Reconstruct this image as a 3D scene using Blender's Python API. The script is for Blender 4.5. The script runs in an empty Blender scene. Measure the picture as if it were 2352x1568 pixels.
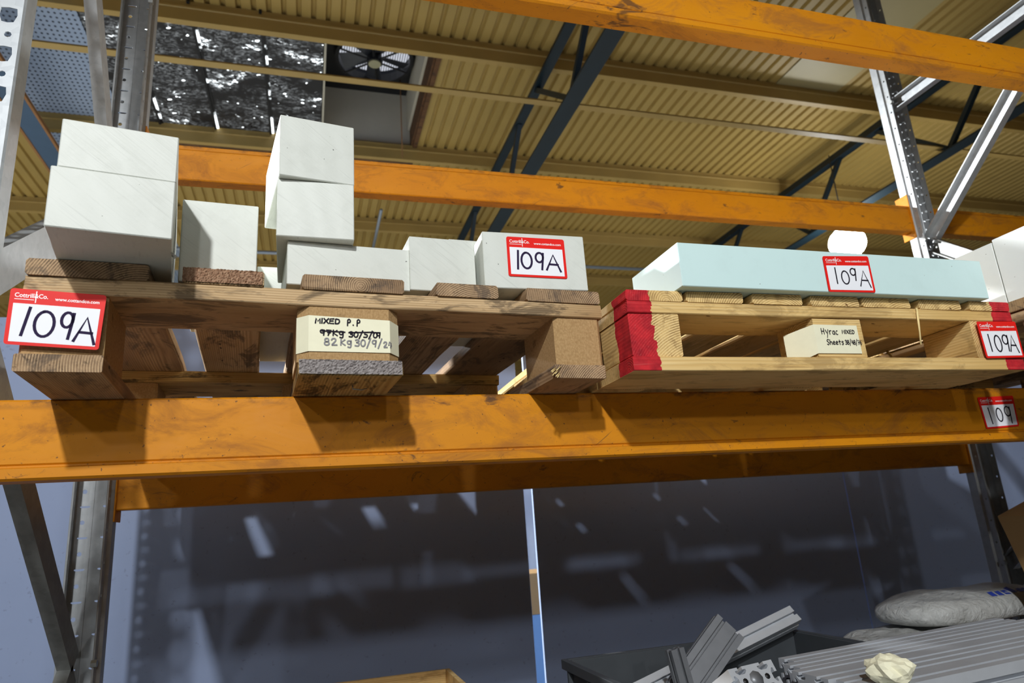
import bpy, bmesh, math, random
from mathutils import Vector, Matrix

random.seed(11)
sc = bpy.context.scene
COL = sc.collection
R = math.radians

# ------------------------------------------------------------------ camera
# world: X along the rack beams, Y into the rack, Z up, z = 0 at lens height
AX = Vector((0.958592, -0.276599, -0.067780))      # image right
AD = Vector((0.010360, 0.271717, -0.962321))       # image down
AF = Vector((0.284594, 0.921771, 0.263332))        # view direction
cam_d = bpy.data.cameras.new('camera')
cam_d.lens = 24.0
cam_d.sensor_width = 36.0
cam_d.clip_start = 0.02
cam_d.clip_end = 200
cam_d.dof.use_dof = True
cam_d.dof.focus_distance = 1.12
cam_d.dof.aperture_fstop = 7.0
cam = bpy.data.objects.new('camera', cam_d)
COL.objects.link(cam)
m = Matrix.Identity(4)
for i in range(3):
    m[i][0] = AX[i]; m[i][1] = -AD[i]; m[i][2] = -AF[i]
m[1][3] = -1.12
cam.matrix_world = m
sc.camera = cam

# ------------------------------------------------------------------ view, world, lamps
sc.view_settings.view_transform = 'Standard'
sc.view_settings.look = 'None'
sc.view_settings.gamma = 1.0
sc.view_settings.use_curve_mapping = False
sc.view_settings.exposure = 0.0

w = bpy.data.worlds.new('hall_air')
sc.world = w
w.use_nodes = True
w.node_tree.nodes['Background'].inputs[0].default_value = (0.72, 0.80, 1.0, 1)
w.node_tree.nodes['Background'].inputs[1].default_value = 0.015

FLOOR = -1.55
ROOF = 4.6
LAMP_COL = (0.96, 0.985, 1.0)


def lamp(name, loc, power, radius=0.16):
    d = bpy.data.lights.new(name, 'SPOT')      # a high-bay throws its light downwards; added fill lamps do too
    d.spot_size = R(168)
    d.spot_blend = 0.15
    d.energy = power
    d.shadow_soft_size = radius
    d.color = LAMP_COL
    o = bpy.data.objects.new(name, d)
    o.location = loc
    COL.objects.link(o)
    return o


lamp('bay_or_fill_light', (-0.70, -3.30, 2.10), 460, 0.07)
lamp('bay_or_fill_light', (-0.45, -4.90, 1.65), 80, 0.07)
for _p, _e in (((-3.2, -7.6, 3.2), 190), ((0.9, -10.5, 3.2), 280), ((-1.2, -6.4, 3.2), 90)):  # unseen fill lamps added far in front to lift the front faces
    lamp('bay_or_fill_light', _p, _e, 0.14)
lamp('bay_or_fill_light', (-5.00, 4.00, 3.10), 5400, 0.12)
lamp('bay_or_fill_light', (-2.30, 8.00, 3.10), 1500, 0.15)  # added rear lamp, out of view; its floor bounce brightens the roof
lamp('bay_or_fill_light', (2.20, 11.50, 3.10), 1500, 0.15)  # second added rear lamp, also for bounce onto the roof

# ------------------------------------------------------------------ node helpers
MATS = {}


class NT:
    def __init__(self, name):
        self.m = bpy.data.materials.new(name)
        self.m.use_nodes = True
        self.t = self.m.node_tree
        self.b = self.t.nodes['Principled BSDF']
        MATS[name] = self.m

    def n(self, typ, **kw):
        nd = self.t.nodes.new(typ)
        for k, v in kw.items():
            if k.startswith('i_'):
                key = k[2:]
                key = int(key) if key.isdigit() else key
                if hasattr(v, 'bl_idname') or isinstance(v, bpy.types.NodeSocket):
                    self.t.links.new(v, nd.inputs[key])
                else:
                    nd.inputs[key].default_value = v
            else:
                setattr(nd, k, v)
        return nd

    def link(self, a, b):
        self.t.links.new(a, b)

    def coord(self, kind='Object', rnd=0.0, scale=(1, 1, 1)):
        tc = self.n('ShaderNodeTexCoord')
        out = tc.outputs[kind]
        if rnd:
            oi = self.n('ShaderNodeObjectInfo')
            mu = self.n('ShaderNodeVectorMath', operation='MULTIPLY_ADD')
            cb = self.n('ShaderNodeCombineXYZ')
            self.link(oi.outputs['Random'], cb.inputs[0])
            s1 = self.n('ShaderNodeMath', operation='MULTIPLY', i_1=7.31)
            self.link(oi.outputs['Random'], s1.inputs[0])
            f1 = self.n('ShaderNodeMath', operation='FRACT')
            self.link(s1.outputs[0], f1.inputs[0])
            self.link(f1.outputs[0], cb.inputs[1])
            s2 = self.n('ShaderNodeMath', operation='MULTIPLY', i_1=23.7)
            self.link(oi.outputs['Random'], s2.inputs[0])
            f2 = self.n('ShaderNodeMath', operation='FRACT')
            self.link(s2.outputs[0], f2.inputs[0])
            self.link(f2.outputs[0], cb.inputs[2])
            self.link(cb.outputs[0], mu.inputs[0])
            mu.inputs[1].default_value = (rnd * 6, rnd, rnd)
            self.link(out, mu.inputs[2])
            out = mu.outputs[0]
        if scale != (1, 1, 1):
            mp = self.n('ShaderNodeMapping')
            mp.inputs['Scale'].default_value = scale
            self.link(out, mp.inputs['Vector'])
            out = mp.outputs[0]
        return out

    def scaled(self, vec, scale):
        mp = self.n('ShaderNodeMapping')
        mp.inputs['Scale'].default_value = scale
        self.link(vec, mp.inputs['Vector'])
        return mp.outputs[0]

    def noise(self, vec, scale, detail=3, rough=0.55, dist=0.0):
        nd = self.n('ShaderNodeTexNoise')
        nd.inputs['Scale'].default_value = scale
        nd.inputs['Detail'].default_value = detail
        nd.inputs['Roughness'].default_value = rough
        nd.inputs['Distortion'].default_value = dist
        self.link(vec, nd.inputs['Vector'])
        return nd.outputs['Fac']

    def ramp(self, fac, stops, interp='LINEAR'):
        r = self.n('ShaderNodeValToRGB')
        r.color_ramp.interpolation = interp
        els = r.color_ramp.elements
        while len(els) < len(stops):
            els.new(0.5)
        for e, (p, c) in zip(els, stops):
            e.position = p
            e.color = c if len(c) == 4 else (*c, 1)
        self.link(fac, r.inputs[0])
        return r.outputs[0]

    def mask(self, fac, lo, hi):
        r = self.n('ShaderNodeMapRange')
        r.inputs['From Min'].default_value = lo
        r.inputs['From Max'].default_value = hi
        self.link(fac, r.inputs['Value'])
        return r.outputs['Result']

    def math(self, op, a, b=None, c=None):
        nd = self.n('ShaderNodeMath', operation=op)
        for i, v in enumerate((a, b, c)):
            if v is None:
                continue
            if isinstance(v, (int, float)):
                nd.inputs[i].default_value = v
            else:
                self.link(v, nd.inputs[i])
        return nd.outputs[0]

    def mix(self, fac, a, b, mode='MIX'):
        nd = self.n('ShaderNodeMix', data_type='RGBA', blend_type=mode)
        for key, v in ((0, fac), (6, a), (7, b)):
            if isinstance(v, (int, float)):
                nd.inputs[key].default_value = v
            elif isinstance(v, tuple):
                nd.inputs[key].default_value = v if len(v) == 4 else (*v, 1)
            else:
                self.link(v, nd.inputs[key])
        return nd.outputs[2]

    def bump(self, height, strength=0.3, dist=0.002):
        nd = self.n('ShaderNodeBump')
        nd.inputs['Strength'].default_value = strength
        nd.inputs['Distance'].default_value = dist
        self.link(height, nd.inputs['Height'])
        self.link(nd.outputs[0], self.b.inputs['Normal'])

    def out(self, color=None, rough=0.5, metal=0.0, spec=None):
        if color is not None:
            if isinstance(color, tuple):
                self.b.inputs['Base Color'].default_value = color if len(color) == 4 else (*color, 1)
            else:
                self.link(color, self.b.inputs['Base Color'])
        if isinstance(rough, (int, float)):
            self.b.inputs['Roughness'].default_value = rough
        else:
            self.link(rough, self.b.inputs['Roughness'])
        self.b.inputs['Metallic'].default_value = metal
        if spec is not None:
            self.b.inputs['Specular IOR Level'].default_value = spec
        return self.m


def lin(r, g, b):
    f = lambda c: (c / 255 / 12.92) if c / 255 <= 0.04045 else ((c / 255 + 0.055) / 1.055) ** 2.4
    return (f(r), f(g), f(b))


def wood(name, light, mid, dark, stain_col, stain_amt=0.45, ring=60, paint=False):
    k = NT(name)
    v = k.coord('Object', rnd=0.11)
    warp = k.noise(k.scaled(v, (3, 14, 14)), 1.0, 2)
    wv = k.n('ShaderNodeTexWave', wave_type='RINGS', rings_direction='X')
    wv.inputs['Scale'].default_value = ring
    wv.inputs['Distortion'].default_value = 2.2
    wv.inputs['Detail'].default_value = 2.0
    wv.inputs['Detail Scale'].default_value = 0.25
    k.link(k.scaled(v, (0.12, 1, 1)), wv.inputs['Vector'])
    fib = k.noise(k.scaled(v, (7, 260, 260)), 1.0, 3)
    c = k.ramp(k.math('ADD', k.math('MULTIPLY', wv.outputs['Fac'], 0.38), k.math('MULTIPLY', fib, 0.62)),
               [(0.15, mid), (0.75, light)])
    big = k.noise(k.scaled(v, (2.5, 9, 9)), 1.0, 3)
    c = k.mix(k.mask(big, 0.42, 0.72), c, mid)
    gn = k.n('ShaderNodeNewGeometry')
    vt = k.n('ShaderNodeVectorTransform', vector_type='NORMAL', convert_from='WORLD', convert_to='OBJECT')
    k.link(gn.outputs['True Normal'], vt.inputs[0])
    sx_ = k.n('ShaderNodeSeparateXYZ')
    k.link(vt.outputs[0], sx_.inputs[0])
    endg = k.mask(k.math('ABSOLUTE', sx_.outputs[0]), 0.6, 0.8)
    ringd = k.math('MULTIPLY', k.mask(wv.outputs['Fac'], 0.55, 0.15), k.mask(k.noise(k.scaled(v, (1, 40, 40)), 1.0, 2), 0.35, 0.65))
    c = k.mix(k.math('MULTIPLY', k.math('MULTIPLY', endg, ringd), 0.65), c, dark)
    st = k.noise(k.scaled(v, (9, 26, 26)), 1.0, 5, 0.7, 0.6)
    c = k.mix(k.math('MULTIPLY', k.mask(st, 0.51, 0.61), stain_amt), c, stain_col)
    hole = k.noise(k.scaled(v, (30, 60, 60)), 1.0, 1)
    c = k.mix(k.mask(hole, 0.76, 0.80), c, dark)
    crack = k.noise(k.scaled(v, (5, 150, 150)), 1.0, 2)
    c = k.mix(k.math('MULTIPLY', k.mask(crack, 0.66, 0.72), 0.5), c, dark)
    if paint:
        g = k.n('ShaderNodeNewGeometry')
        sp = k.n('ShaderNodeSeparateXYZ')
        k.link(g.outputs['Position'], sp.inputs[0])
        wob = k.math('MULTIPLY', k.math('SUBTRACT', k.noise(g.outputs['Position'], 60, 3), 0.5), 0.022)
        x = k.math('ADD', sp.outputs[0], wob)
        zlean = k.math('MULTIPLY', k.math('SUBTRACT', sp.outputs[2], 0.29), -0.06)
        x = k.math('SUBTRACT', x, zlean)
        y = k.math('ADD', sp.outputs[1], wob)
        left = k.math('LESS_THAN', x, 0.537)
        right = k.math('GREATER_THAN', x, 1.276)
        near = k.math('LESS_THAN', y, -0.116)
        up = k.math('GREATER_THAN', sp.outputs[2], 0.2265)
        mk = k.math('MULTIPLY', k.math('MULTIPLY', k.math('ADD', left, right), near), up)
        red = k.mix(k.mask(k.noise(v, 45, 4), 0.35, 0.7), lin(205, 40, 48), lin(150, 22, 34))
        red = k.mix(k.math('MULTIPLY', k.mask(fib, 0.6, 0.75), 0.35), red, lin(225, 120, 115))
        c = k.mix(mk, c, red)
    rg = k.mask(st, 0.2, 0.8)
    k.bump(k.math('ADD', k.math('MULTIPLY', fib, 0.6), k.math('MULTIPLY', wv.outputs['Fac'], 0.4)), 0.55, 0.0012)
    return k.out(c, 0.75, spec=0.3)


wood('weathered_wood', lin(214, 184, 142), lin(168, 136, 94), lin(60, 44, 30), lin(70, 58, 46), 0.7, 95)
wood('stained_wood', lin(206, 174, 112), lin(160, 124, 70), lin(44, 34, 22), lin(52, 42, 32), 0.85, 85)
wood('grey_end_wood', lin(188, 158, 122), lin(136, 108, 80), lin(52, 38, 28), lin(84, 72, 62), 0.7, 100)
wood('fresh_pine', lin(236, 206, 146), lin(208, 170, 104), lin(110, 74, 40), lin(140, 108, 64), 0.45, 80)
wood('painted_pine', lin(236, 206, 146), lin(208, 170, 104), lin(110, 74, 40), lin(140, 108, 64), 0.45, 80, paint=True)
wood('brown_plank', lin(120, 84, 52), lin(86, 58, 34), lin(30, 20, 14), lin(46, 34, 26), 0.7, 50)


def chip(name, a, b, dark):
    k = NT(name)
    v = k.coord('Object', rnd=0.3)
    vo = k.n('ShaderNodeTexVoronoi')
    vo.inputs['Scale'].default_value = 420
    k.link(k.scaled(v, (1, 1, 0.55)), vo.inputs['Vector'])
    c = k.mix(k.noise(v, 260, 4, 0.7), a, b)
    c = k.mix(k.math('MULTIPLY', k.mask(vo.outputs['Distance'], 0.35, 0.75), 0.4), c, b)
    c = k.mix(k.mask(k.noise(v, 16, 5, 0.7), 0.62, 0.74), c, dark)
    k.bump(k.noise(v, 300, 3), 0.5, 0.0008)
    return k.out(c, 0.85, spec=0.2)


chip('chip_block', lin(206, 172, 124), lin(146, 112, 70), lin(74, 58, 40))
chip('frayed_end_grain', lin(196, 190, 188), lin(78, 66, 62), lin(60, 50, 48))
chip('brown_end_grain', lin(200, 168, 138), lin(104, 62, 38), lin(70, 44, 30))
chip('chipboard', lin(74, 64, 52), lin(56, 48, 38), lin(40, 34, 28))


def paint_orange(name, base, scuff, dirt):
    k = NT(name)
    v = k.coord('Object', rnd=0.7)
    n1 = k.noise(k.scaled(v, (3, 8, 8)), 1.0, 5, 0.65)
    c = k.mix(k.mask(n1, 0.35, 0.75), base, (base[0] * 0.86, base[1] * 0.80, base[2]))
    n2 = k.noise(k.scaled(v, (6, 14, 14)), 1.0, 7, 0.75, 1.0)
    c = k.mix(k.math('MULTIPLY', k.mask(n2, 0.50, 0.66), 0.62), c, scuff)
    n3 = k.noise(k.scaled(v, (16, 30, 30)), 1.0, 6, 0.75, 1.5)
    c = k.mix(k.math('MULTIPLY', k.mask(n3, 0.62, 0.70), 0.75), c, dirt)
    n6 = k.noise(k.scaled(v, (7, 15, 15)), 1.0, 4, 0.6, 0.8)
    c = k.mix(k.math('MULTIPLY', k.mask(n6, 0.66, 0.71), 0.75), c, dirt)
    sz = k.n('ShaderNodeSeparateXYZ')
    k.link(k.coord('Object'), sz.inputs[0])
    rub = k.math('MULTIPLY', k.mask(sz.outputs[2], 0.100, 0.114), k.mask(k.noise(k.scaled(v, (14, 30, 30)), 1.0, 5, 0.7), 0.50, 0.62))
    c = k.mix(k.math('MULTIPLY', rub, 0.8), c, dirt)
    n4 = k.noise(v, 170, 2, 0.5)
    c = k.mix(k.math('MULTIPLY', k.mask(n4, 0.70, 0.75), 0.7), c, dirt)
    sc_v = k.n('ShaderNodeMapping')
    sc_v.inputs['Rotation'].default_value = (0, R(35), 0)
    k.link(v, sc_v.inputs['Vector'])
    n5 = k.noise(k.scaled(sc_v.outputs[0], (5, 40, 140)), 1.0, 3)
    c = k.mix(k.math('MULTIPLY', k.mask(n5, 0.72, 0.75), 0.6), c, dirt)
    rough = k.mask(n2, -0.6, 1.2)
    k.bump(n1, 0.08, 0.002)
    return k.out(c, rough, spec=0.3)


paint_orange('orange_paint', lin(212, 136, 8), lin(146, 90, 40), lin(56, 40, 34))


def galv(name, a, b):
    k = NT(name)
    v = k.coord('Object', rnd=0.5)
    vo = k.n('ShaderNodeTexVoronoi')
    vo.inputs['Scale'].default_value = 70
    k.link(v, vo.inputs['Vector'])
    c = k.mix(k.noise(v, 40, 4), a, b)
    c = k.mix(0.25, c, k.ramp(vo.outputs['Color'], [(0.2, b), (0.8, a)]))
    c = k.mix(k.mask(k.noise(v, 14, 5, 0.7), 0.64, 0.76), c, lin(150, 140, 122))
    return k.out(c, 0.42, metal=0.35)


galv('galvanised', lin(186, 190, 192), lin(152, 156, 160))
galv('galvanised_dull', lin(150, 152, 150), lin(112, 114, 112))


def plastic(name, col, saw=True, dirt=0.3):
    k = NT(name)
    v = k.coord('Object', rnd=0.6)
    wv = k.n('ShaderNodeTexWave', wave_type='RINGS', rings_direction='Y')
    wv.inputs['Scale'].default_value = 9
    wv.inputs['Distortion'].default_value = 3.0
    wv.inputs['Detail'].default_value = 3.0
    mp = k.n('ShaderNodeMapping')
    mp.inputs['Location'].default_value = (-0.12, 0, 0.30)
    k.link(v, mp.inputs['Vector'])
    k.link(mp.outputs[0], wv.inputs['Vector'])
    rot = k.n('ShaderNodeMapping')
    rot.inputs['Rotation'].default_value = (0, R(-38), 0)
    k.link(v, rot.inputs['Vector'])
    sawn = k.noise(k.scaled(rot.outputs[0], (9, 30, 330)), 1.0, 3)
    c = k.mix(k.math('MULTIPLY', k.mask(k.noise(v, 22, 5, 0.7), 0.50, 0.75), dirt), col,
              (col[0] * 0.72, col[1] * 0.72, col[2] * 0.70))
    c = k.mix(k.math('MULTIPLY', k.mask(sawn, 0.60, 0.72), 0.30 if saw else 0.0), c,
              (col[0] * 0.62, col[1] * 0.62, col[2] * 0.62))
    c = k.mix(k.mask(k.noise(v, 170, 1), 0.80, 0.82), c, lin(120, 120, 115))
    if saw:
        h = k.math('ADD', k.math('MULTIPLY', sawn, 0.5), k.math('MULTIPLY', wv.outputs['Fac'], 0.35))
        k.bump(h, 0.6, 0.0014)
    return k.out(c, 0.48, spec=0.4)


plastic('grey_plastic', lin(211, 214, 206))
plastic('mint_plastic', lin(206, 232, 230), saw=False, dirt=0.15)
plastic('white_plastic', lin(232, 236, 234), saw=False, dirt=0.1)


def flat(name, col, rough=0.5, metal=0.0, spec=None, var=0.0, vscale=20):
    k = NT(name)
    c = col
    if var:
        v = k.coord('Object', rnd=0.4)
        c = k.mix(k.noise(v, vscale, 4), tuple(x * (1 - var) for x in col), tuple(min(1, x * (1 + var)) for x in col))
    return k.out(c, rough, metal, spec)


flat('label_red', lin(228, 36, 30), 0.45, spec=0.15, var=0.08, vscale=30)
flat('label_white', lin(240, 241, 246), 0.5, spec=0.15, var=0.03, vscale=30)
flat('ink_blue', lin(46, 36, 66), 0.7, spec=0.1, var=0.1)
flat('ink_black', lin(40, 36, 46), 0.7, spec=0.1, var=0.1)
flat('ink_grey', lin(128, 126, 130), 0.5, var=0.25, vscale=200)
flat('print_white', lin(250, 250, 250), 0.4, var=0.02)
flat('masking_tape', lin(238, 234, 204), 0.65, var=0.06, vscale=60)
flat('truss_blue', lin(17, 35, 43), 0.45, var=0.3, vscale=8)
flat('truss_blue_pale', lin(70, 92, 112), 0.5, var=0.15, vscale=6)
flat('infill_olive', lin(172, 156, 108), 0.5, var=0.08, vscale=3)
flat('roof_beige', lin(170, 141, 74), 0.55, var=0.16, vscale=1.6)
flat('purlin_tan', lin(172, 142, 78), 0.5, var=0.18, vscale=3)
flat('shaft_white', lin(190, 182, 160), 0.6, var=0.1, vscale=4)
flat('fan_black', lin(18, 18, 20), 0.5, var=0.3)
flat('fan_blade', lin(60, 62, 66), 0.35, metal=0.3, var=0.2)
flat('fan_cap', lin(170, 165, 130), 0.5, var=0.1)
flat('conduit_grey', lin(150, 158, 165), 0.4, metal=0.3, var=0.1)
flat('lamp_housing', lin(70, 74, 80), 0.4, metal=0.5, var=0.1)
flat('bolt_steel', lin(170, 172, 170), 0.35, metal=0.7, var=0.1)
flat('crate_grey', lin(62, 66, 70), 0.55, var=0.25, vscale=14)
flat('cardboard', lin(168, 132, 84), 0.8, var=0.1, vscale=10)
flat('aluminium', lin(208, 212, 218), 0.38, metal=0.45, var=0.1, vscale=25)
flat('aluminium_shaded', lin(124, 126, 130), 0.45, metal=0.4, var=0.2, vscale=25)  # dark grey aluminium, lowered further to stand for shadow over the crate
flat('rust_edge', lin(150, 104, 58), 0.7, var=0.3)
flat('floor_pale', lin(118, 117, 112), 0.6, var=0.1, vscale=1.5)
flat('floor_concrete', lin(104, 103, 100), 0.55, var=0.12, vscale=1.5)
flat('blue_print', lin(40, 66, 168), 0.5, var=0.15, vscale=60)
flat('strip_blue', lin(120, 158, 196), 0.5, var=0.05)
flat('strip_pale', lin(205, 214, 224), 0.5, var=0.05)
flat('splinter_wood', lin(240, 214, 150), 0.7, var=0.1)

k = NT('wall_sheet')
v = k.coord('Object')
c = k.mix(k.noise(v, 2.5, 5, 0.6), lin(142, 157, 190), lin(152, 167, 200))
c = k.mix(k.math('MULTIPLY', k.mask(k.noise(v, 60, 3), 0.66, 0.72), 0.25), c, lin(80, 84, 92))
k.out(c, 0.55, spec=0.3)

k = NT('bag_film')
v = k.coord('Object', rnd=0.4)
c = k.mix(k.noise(v, 18, 5), lin(206, 208, 206), lin(160, 160, 156))
k.bump(k.noise(v, 30, 5, 0.6, 1.2), 0.8, 0.014)
k.out(c, 0.38, spec=0.5)

k = NT('perforated_deck')
v = k.coord('Object')
vo = k.n('ShaderNodeTexVoronoi')
vo.inputs['Scale'].default_value = 1 / 0.047
vo.inputs['Randomness'].default_value = 0.0
k.link(k.scaled(v, (1, 0.8, 0)), vo.inputs['Vector'])
c = k.mix(k.mask(vo.outputs['Distance'], 0.24, 0.19), lin(150, 164, 182), lin(34, 44, 56))
k.out(c, 0.5)

k = NT('blacked_skylight')
v = k.coord('Object', rnd=3.0)
n1 = k.noise(k.scaled(v, (1.0, 1.6, 1)), 2.0, 4, 0.65, 0.6)
n2 = k.noise(k.scaled(v, (1.0, 1.7, 1)), 26, 4, 0.65, 0.6)
n3 = k.noise(k.scaled(v, (1.0, 1.4, 1)), 13, 2, 0.5)
grey = k.math('MULTIPLY', k.mask(n2, 0.46, 0.70), k.mask(n1, 0.42, 0.66))
pin = k.mask(n3, 0.70, 0.73)
tear = k.math('MULTIPLY', k.mask(n2, 0.50, 0.62), k.mask(n1, 0.60, 0.68))
em = k.math('ADD', k.math('MULTIPLY', grey, 0.5), k.math('MULTIPLY', k.math('MAXIMUM', pin, tear), 4.0))
k.b.inputs['Emission Color'].default_value = (0.90, 0.97, 1.0, 1)
k.link(em, k.b.inputs['Emission Strength'])
k.out(lin(26, 25, 27), 0.4)

k = NT('blacked_gap')
v = k.coord('Object', rnd=3.0)
k.b.inputs['Emission Color'].default_value = (0.90, 0.97, 1.0, 1)
k.link(k.math('MULTIPLY', k.mask(k.noise(v, 3.5, 3), 0.50, 0.58), 4.0), k.b.inputs['Emission Strength'])
k.out(lin(26, 25, 27), 0.4)

k = NT('daylight_grille')
v = k.coord('Object')
sp = k.n('ShaderNodeSeparateXYZ')
k.link(v, sp.inputs[0])
st = k.math('GREATER_THAN', k.math('FRACT', k.math('MULTIPLY', sp.outputs[0], 36.0)), 0.35)
k.b.inputs['Emission Color'].default_value = (0.86, 0.90, 1.0, 1)
k.link(k.math('MULTIPLY', st, 0.75), k.b.inputs['Emission Strength'])
k.out(lin(90, 94, 100), 0.5)

k = NT('lamp_glow')
k.b.inputs['Emission Color'].default_value = (0.93, 0.97, 1.0, 1)
k.b.inputs['Emission Strength'].default_value = 60
k.out((0.9, 0.9, 0.9), 0.5)

# ------------------------------------------------------------------ mesh helpers


def tag(o, label=None, cat=None, group=None, kind=None):
    if label: o['label'] = label
    if cat: o['category'] = cat
    if group: o['group'] = group
    if kind: o['kind'] = kind
    return o


def empty(name, loc=(0, 0, 0), rz=0.0):
    o = bpy.data.objects.new(name, None)
    o.empty_display_size = 0.05
    o.location = loc
    o.rotation_euler = (0, 0, rz)
    COL.objects.link(o)
    return o


def link_mesh(name, me, mat, parent=None, loc=(0, 0, 0), rot=(0, 0, 0), smooth=False):
    o = bpy.data.objects.new(name, me)
    COL.objects.link(o)
    if mat and not me.materials:
        me.materials.append(MATS[mat])
    if parent: o.parent = parent
    o.location = loc
    o.rotation_euler = rot
    if smooth:
        for p in me.polygons: p.use_smooth = True
    return o


def from_bm(name, bm, mat, parent=None, loc=(0, 0, 0), rot=(0, 0, 0), smooth=False):
    bmesh.ops.recalc_face_normals(bm, faces=bm.faces[:])
    me = bpy.data.meshes.new(name)
    bm.to_mesh(me)
    bm.free()
    return link_mesh(name, me, mat, parent, loc, rot, smooth)


def add_box(bm, x0, x1, y0, y1, z0, z1, bevel=0.0, seg=1, jitter=0.0):
    vs = [bm.verts.new((x, y, z)) for x in (x0, x1) for y in (y0, y1) for z in (z0, z1)]
    idx = [(0, 1, 3, 2), (4, 6, 7, 5), (0, 4, 5, 1), (2, 3, 7, 6), (0, 2, 6, 4), (1, 5, 7, 3)]
    fs = [bm.faces.new([vs[i] for i in f]) for f in idx]
    if jitter:
        for v in vs:
            v.co += Vector([random.uniform(-jitter, jitter) for _ in range(3)])
    if bevel:
        es = list({e for f in fs for e in f.edges})
        bmesh.ops.recalc_face_normals(bm, faces=fs)
        bmesh.ops.bevel(bm, geom=es, offset=bevel, segments=seg, affect='EDGES', profile=0.5)


def box(name, mat, parent, x0, x1, y0, y1, z0, z1, bevel=0.001, rot=(0, 0, 0), jitter=0.0, seg=1):
    """a bevelled box whose object origin is its centre"""
    bm = bmesh.new()
    hx, hy, hz = (x1 - x0) / 2, (y1 - y0) / 2, (z1 - z0) / 2
    add_box(bm, -hx, hx, -hy, hy, -hz, hz, bevel, seg, jitter)
    return from_bm(name, bm, mat, parent, ((x0 + x1) / 2, (y0 + y1) / 2, (z0 + z1) / 2), rot)


def board(name, mat, parent, x0, x1, y0, y1, z0, z1, bevel=0.0015, jitter=0.0012, rough_end=False):
    """a plank; its local X is always its long side, so the grain follows it"""
    lx, ly, lz = x1 - x0, y1 - y0, z1 - z0
    along_y = ly > lx
    L, W = (ly, lx) if along_y else (lx, ly)
    bm = bmesh.new()
    n = max(2, int(L / 0.12))
    ring = []
    b = bevel
    prof = [(-W / 2 + b, -lz / 2), (W / 2 - b, -lz / 2), (W / 2, -lz / 2 + b), (W / 2, lz / 2 - b),
            (W / 2 - b, lz / 2), (-W / 2 + b, lz / 2), (-W / 2, lz / 2 - b), (-W / 2, -lz / 2 + b)]
    for i in range(n + 1):
        x = -L / 2 + L * i / n
        dy, dz = random.uniform(-1, 1) * jitter, random.uniform(-1, 1) * jitter * 0.5
        row = []
        for (y, z) in prof:
            ex = random.uniform(-1, 1) * jitter * 0.8
            row.append(bm.verts.new((x + (ex if i in (0, n) else 0), y + dy + ex * 0.3, z + dz)))
        ring.append(row)
    for i in range(n):
        for j in range(8):
            bm.faces.new((ring[i][j], ring[i][(j + 1) % 8], ring[i + 1][(j + 1) % 8], ring[i + 1][j]))
    bm.faces.new(ring[0][::-1])
    bm.faces.new(ring[n])
    return from_bm(name, bm, mat, parent, ((x0 + x1) / 2, (y0 + y1) / 2, (z0 + z1) / 2),
                   (0, 0, R(90) if along_y else 0))


def add_tube(bm, pts, r, n=8):
    rings = []
    pts = [Vector(p) for p in pts]
    for i, p in enumerate(pts):
        d = (pts[min(i + 1, len(pts) - 1)] - pts[max(i - 1, 0)]).normalized()
        a = d.orthogonal().normalized()
        b = d.cross(a)
        if rings:
            a = (prev_a - d * prev_a.dot(d)).normalized()
            b = d.cross(a)
        prev_a = a
        rings.append([bm.verts.new(p + (a * math.cos(t) + b * math.sin(t)) * r)
                      for t in [2 * math.pi * j / n for j in range(n)]])
    for i in range(len(rings) - 1):
        for j in range(n):
            bm.faces.new((rings[i][j], rings[i][(j + 1) % n], rings[i + 1][(j + 1) % n], rings[i + 1][j]))
    bm.faces.new(rings[0][::-1])
    bm.faces.new(rings[-1])


def tube(name, mat, parent, pts, r, n=8, smooth=True):
    bm = bmesh.new()
    o = Vector(pts[0])
    add_tube(bm, [Vector(p) - o for p in pts], r, n)
    return from_bm(name, bm, mat, parent, o, smooth=smooth)


def extrude_profile(bm, prof, p0, p1, up=Vector((0, 0, 1)), closed=True, cap=True):
    """sweep a 2D outline (a, b) from p0 to p1; b follows `up`"""
    p0, p1 = Vector(p0), Vector(p1)
    d = (p1 - p0).normalized()
    s = d.cross(up).normalized()
    u = s.cross(d).normalized()
    r0 = [bm.verts.new(p0 + s * a + u * b) for a, b in prof]
    r1 = [bm.verts.new(p1 + s * a + u * b) for a, b in prof]
    n = len(prof)
    for i in range(n if closed else n - 1):
        j = (i + 1) % n
        bm.faces.new((r0[i], r0[j], r1[j], r1[i]))
    if closed and cap:
        bm.faces.new(r0[::-1])
        bm.faces.new(r1)


def swept(name, mat, parent, prof, p0, p1, up=Vector((0, 0, 1)), closed=True, solid=0.0):
    bm = bmesh.new()
    o = (Vector(p0) + Vector(p1)) / 2
    extrude_profile(bm, prof, Vector(p0) - o, Vector(p1) - o, up, closed)
    ob = from_bm(name, bm, mat, parent, o)
    if solid:
        md = ob.modifiers.new('thickness', 'SOLIDIFY')
        md.thickness = solid
    return ob


# ------------------------------------------------------------------ lettering
def arc(cx, cy, rx, ry, a0, a1, n=14):
    return [(cx + rx * math.cos(R(a0 + (a1 - a0) * i / n)), cy + ry * math.sin(R(a0 + (a1 - a0) * i / n)))
            for i in range(n + 1)]


def smooth_line(p, n=6):
    if len(p) < 3: return p
    out = []
    q = [p[0]] + list(p) + [p[-1]]
    for i in range(1, len(q) - 2):
        for t in range(n):
            t /= n
            out.append(tuple(0.5 * (2 * q[i][k] + (q[i + 1][k] - q[i - 1][k]) * t +
                                    (2 * q[i - 1][k] - 5 * q[i][k] + 4 * q[i + 1][k] - q[i + 2][k]) * t * t +
                                    (3 * q[i][k] - q[i - 1][k] - 3 * q[i + 1][k] + q[i + 2][k]) * t ** 3) for k in (0, 1)))
    out.append(p[-1])
    return out


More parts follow.
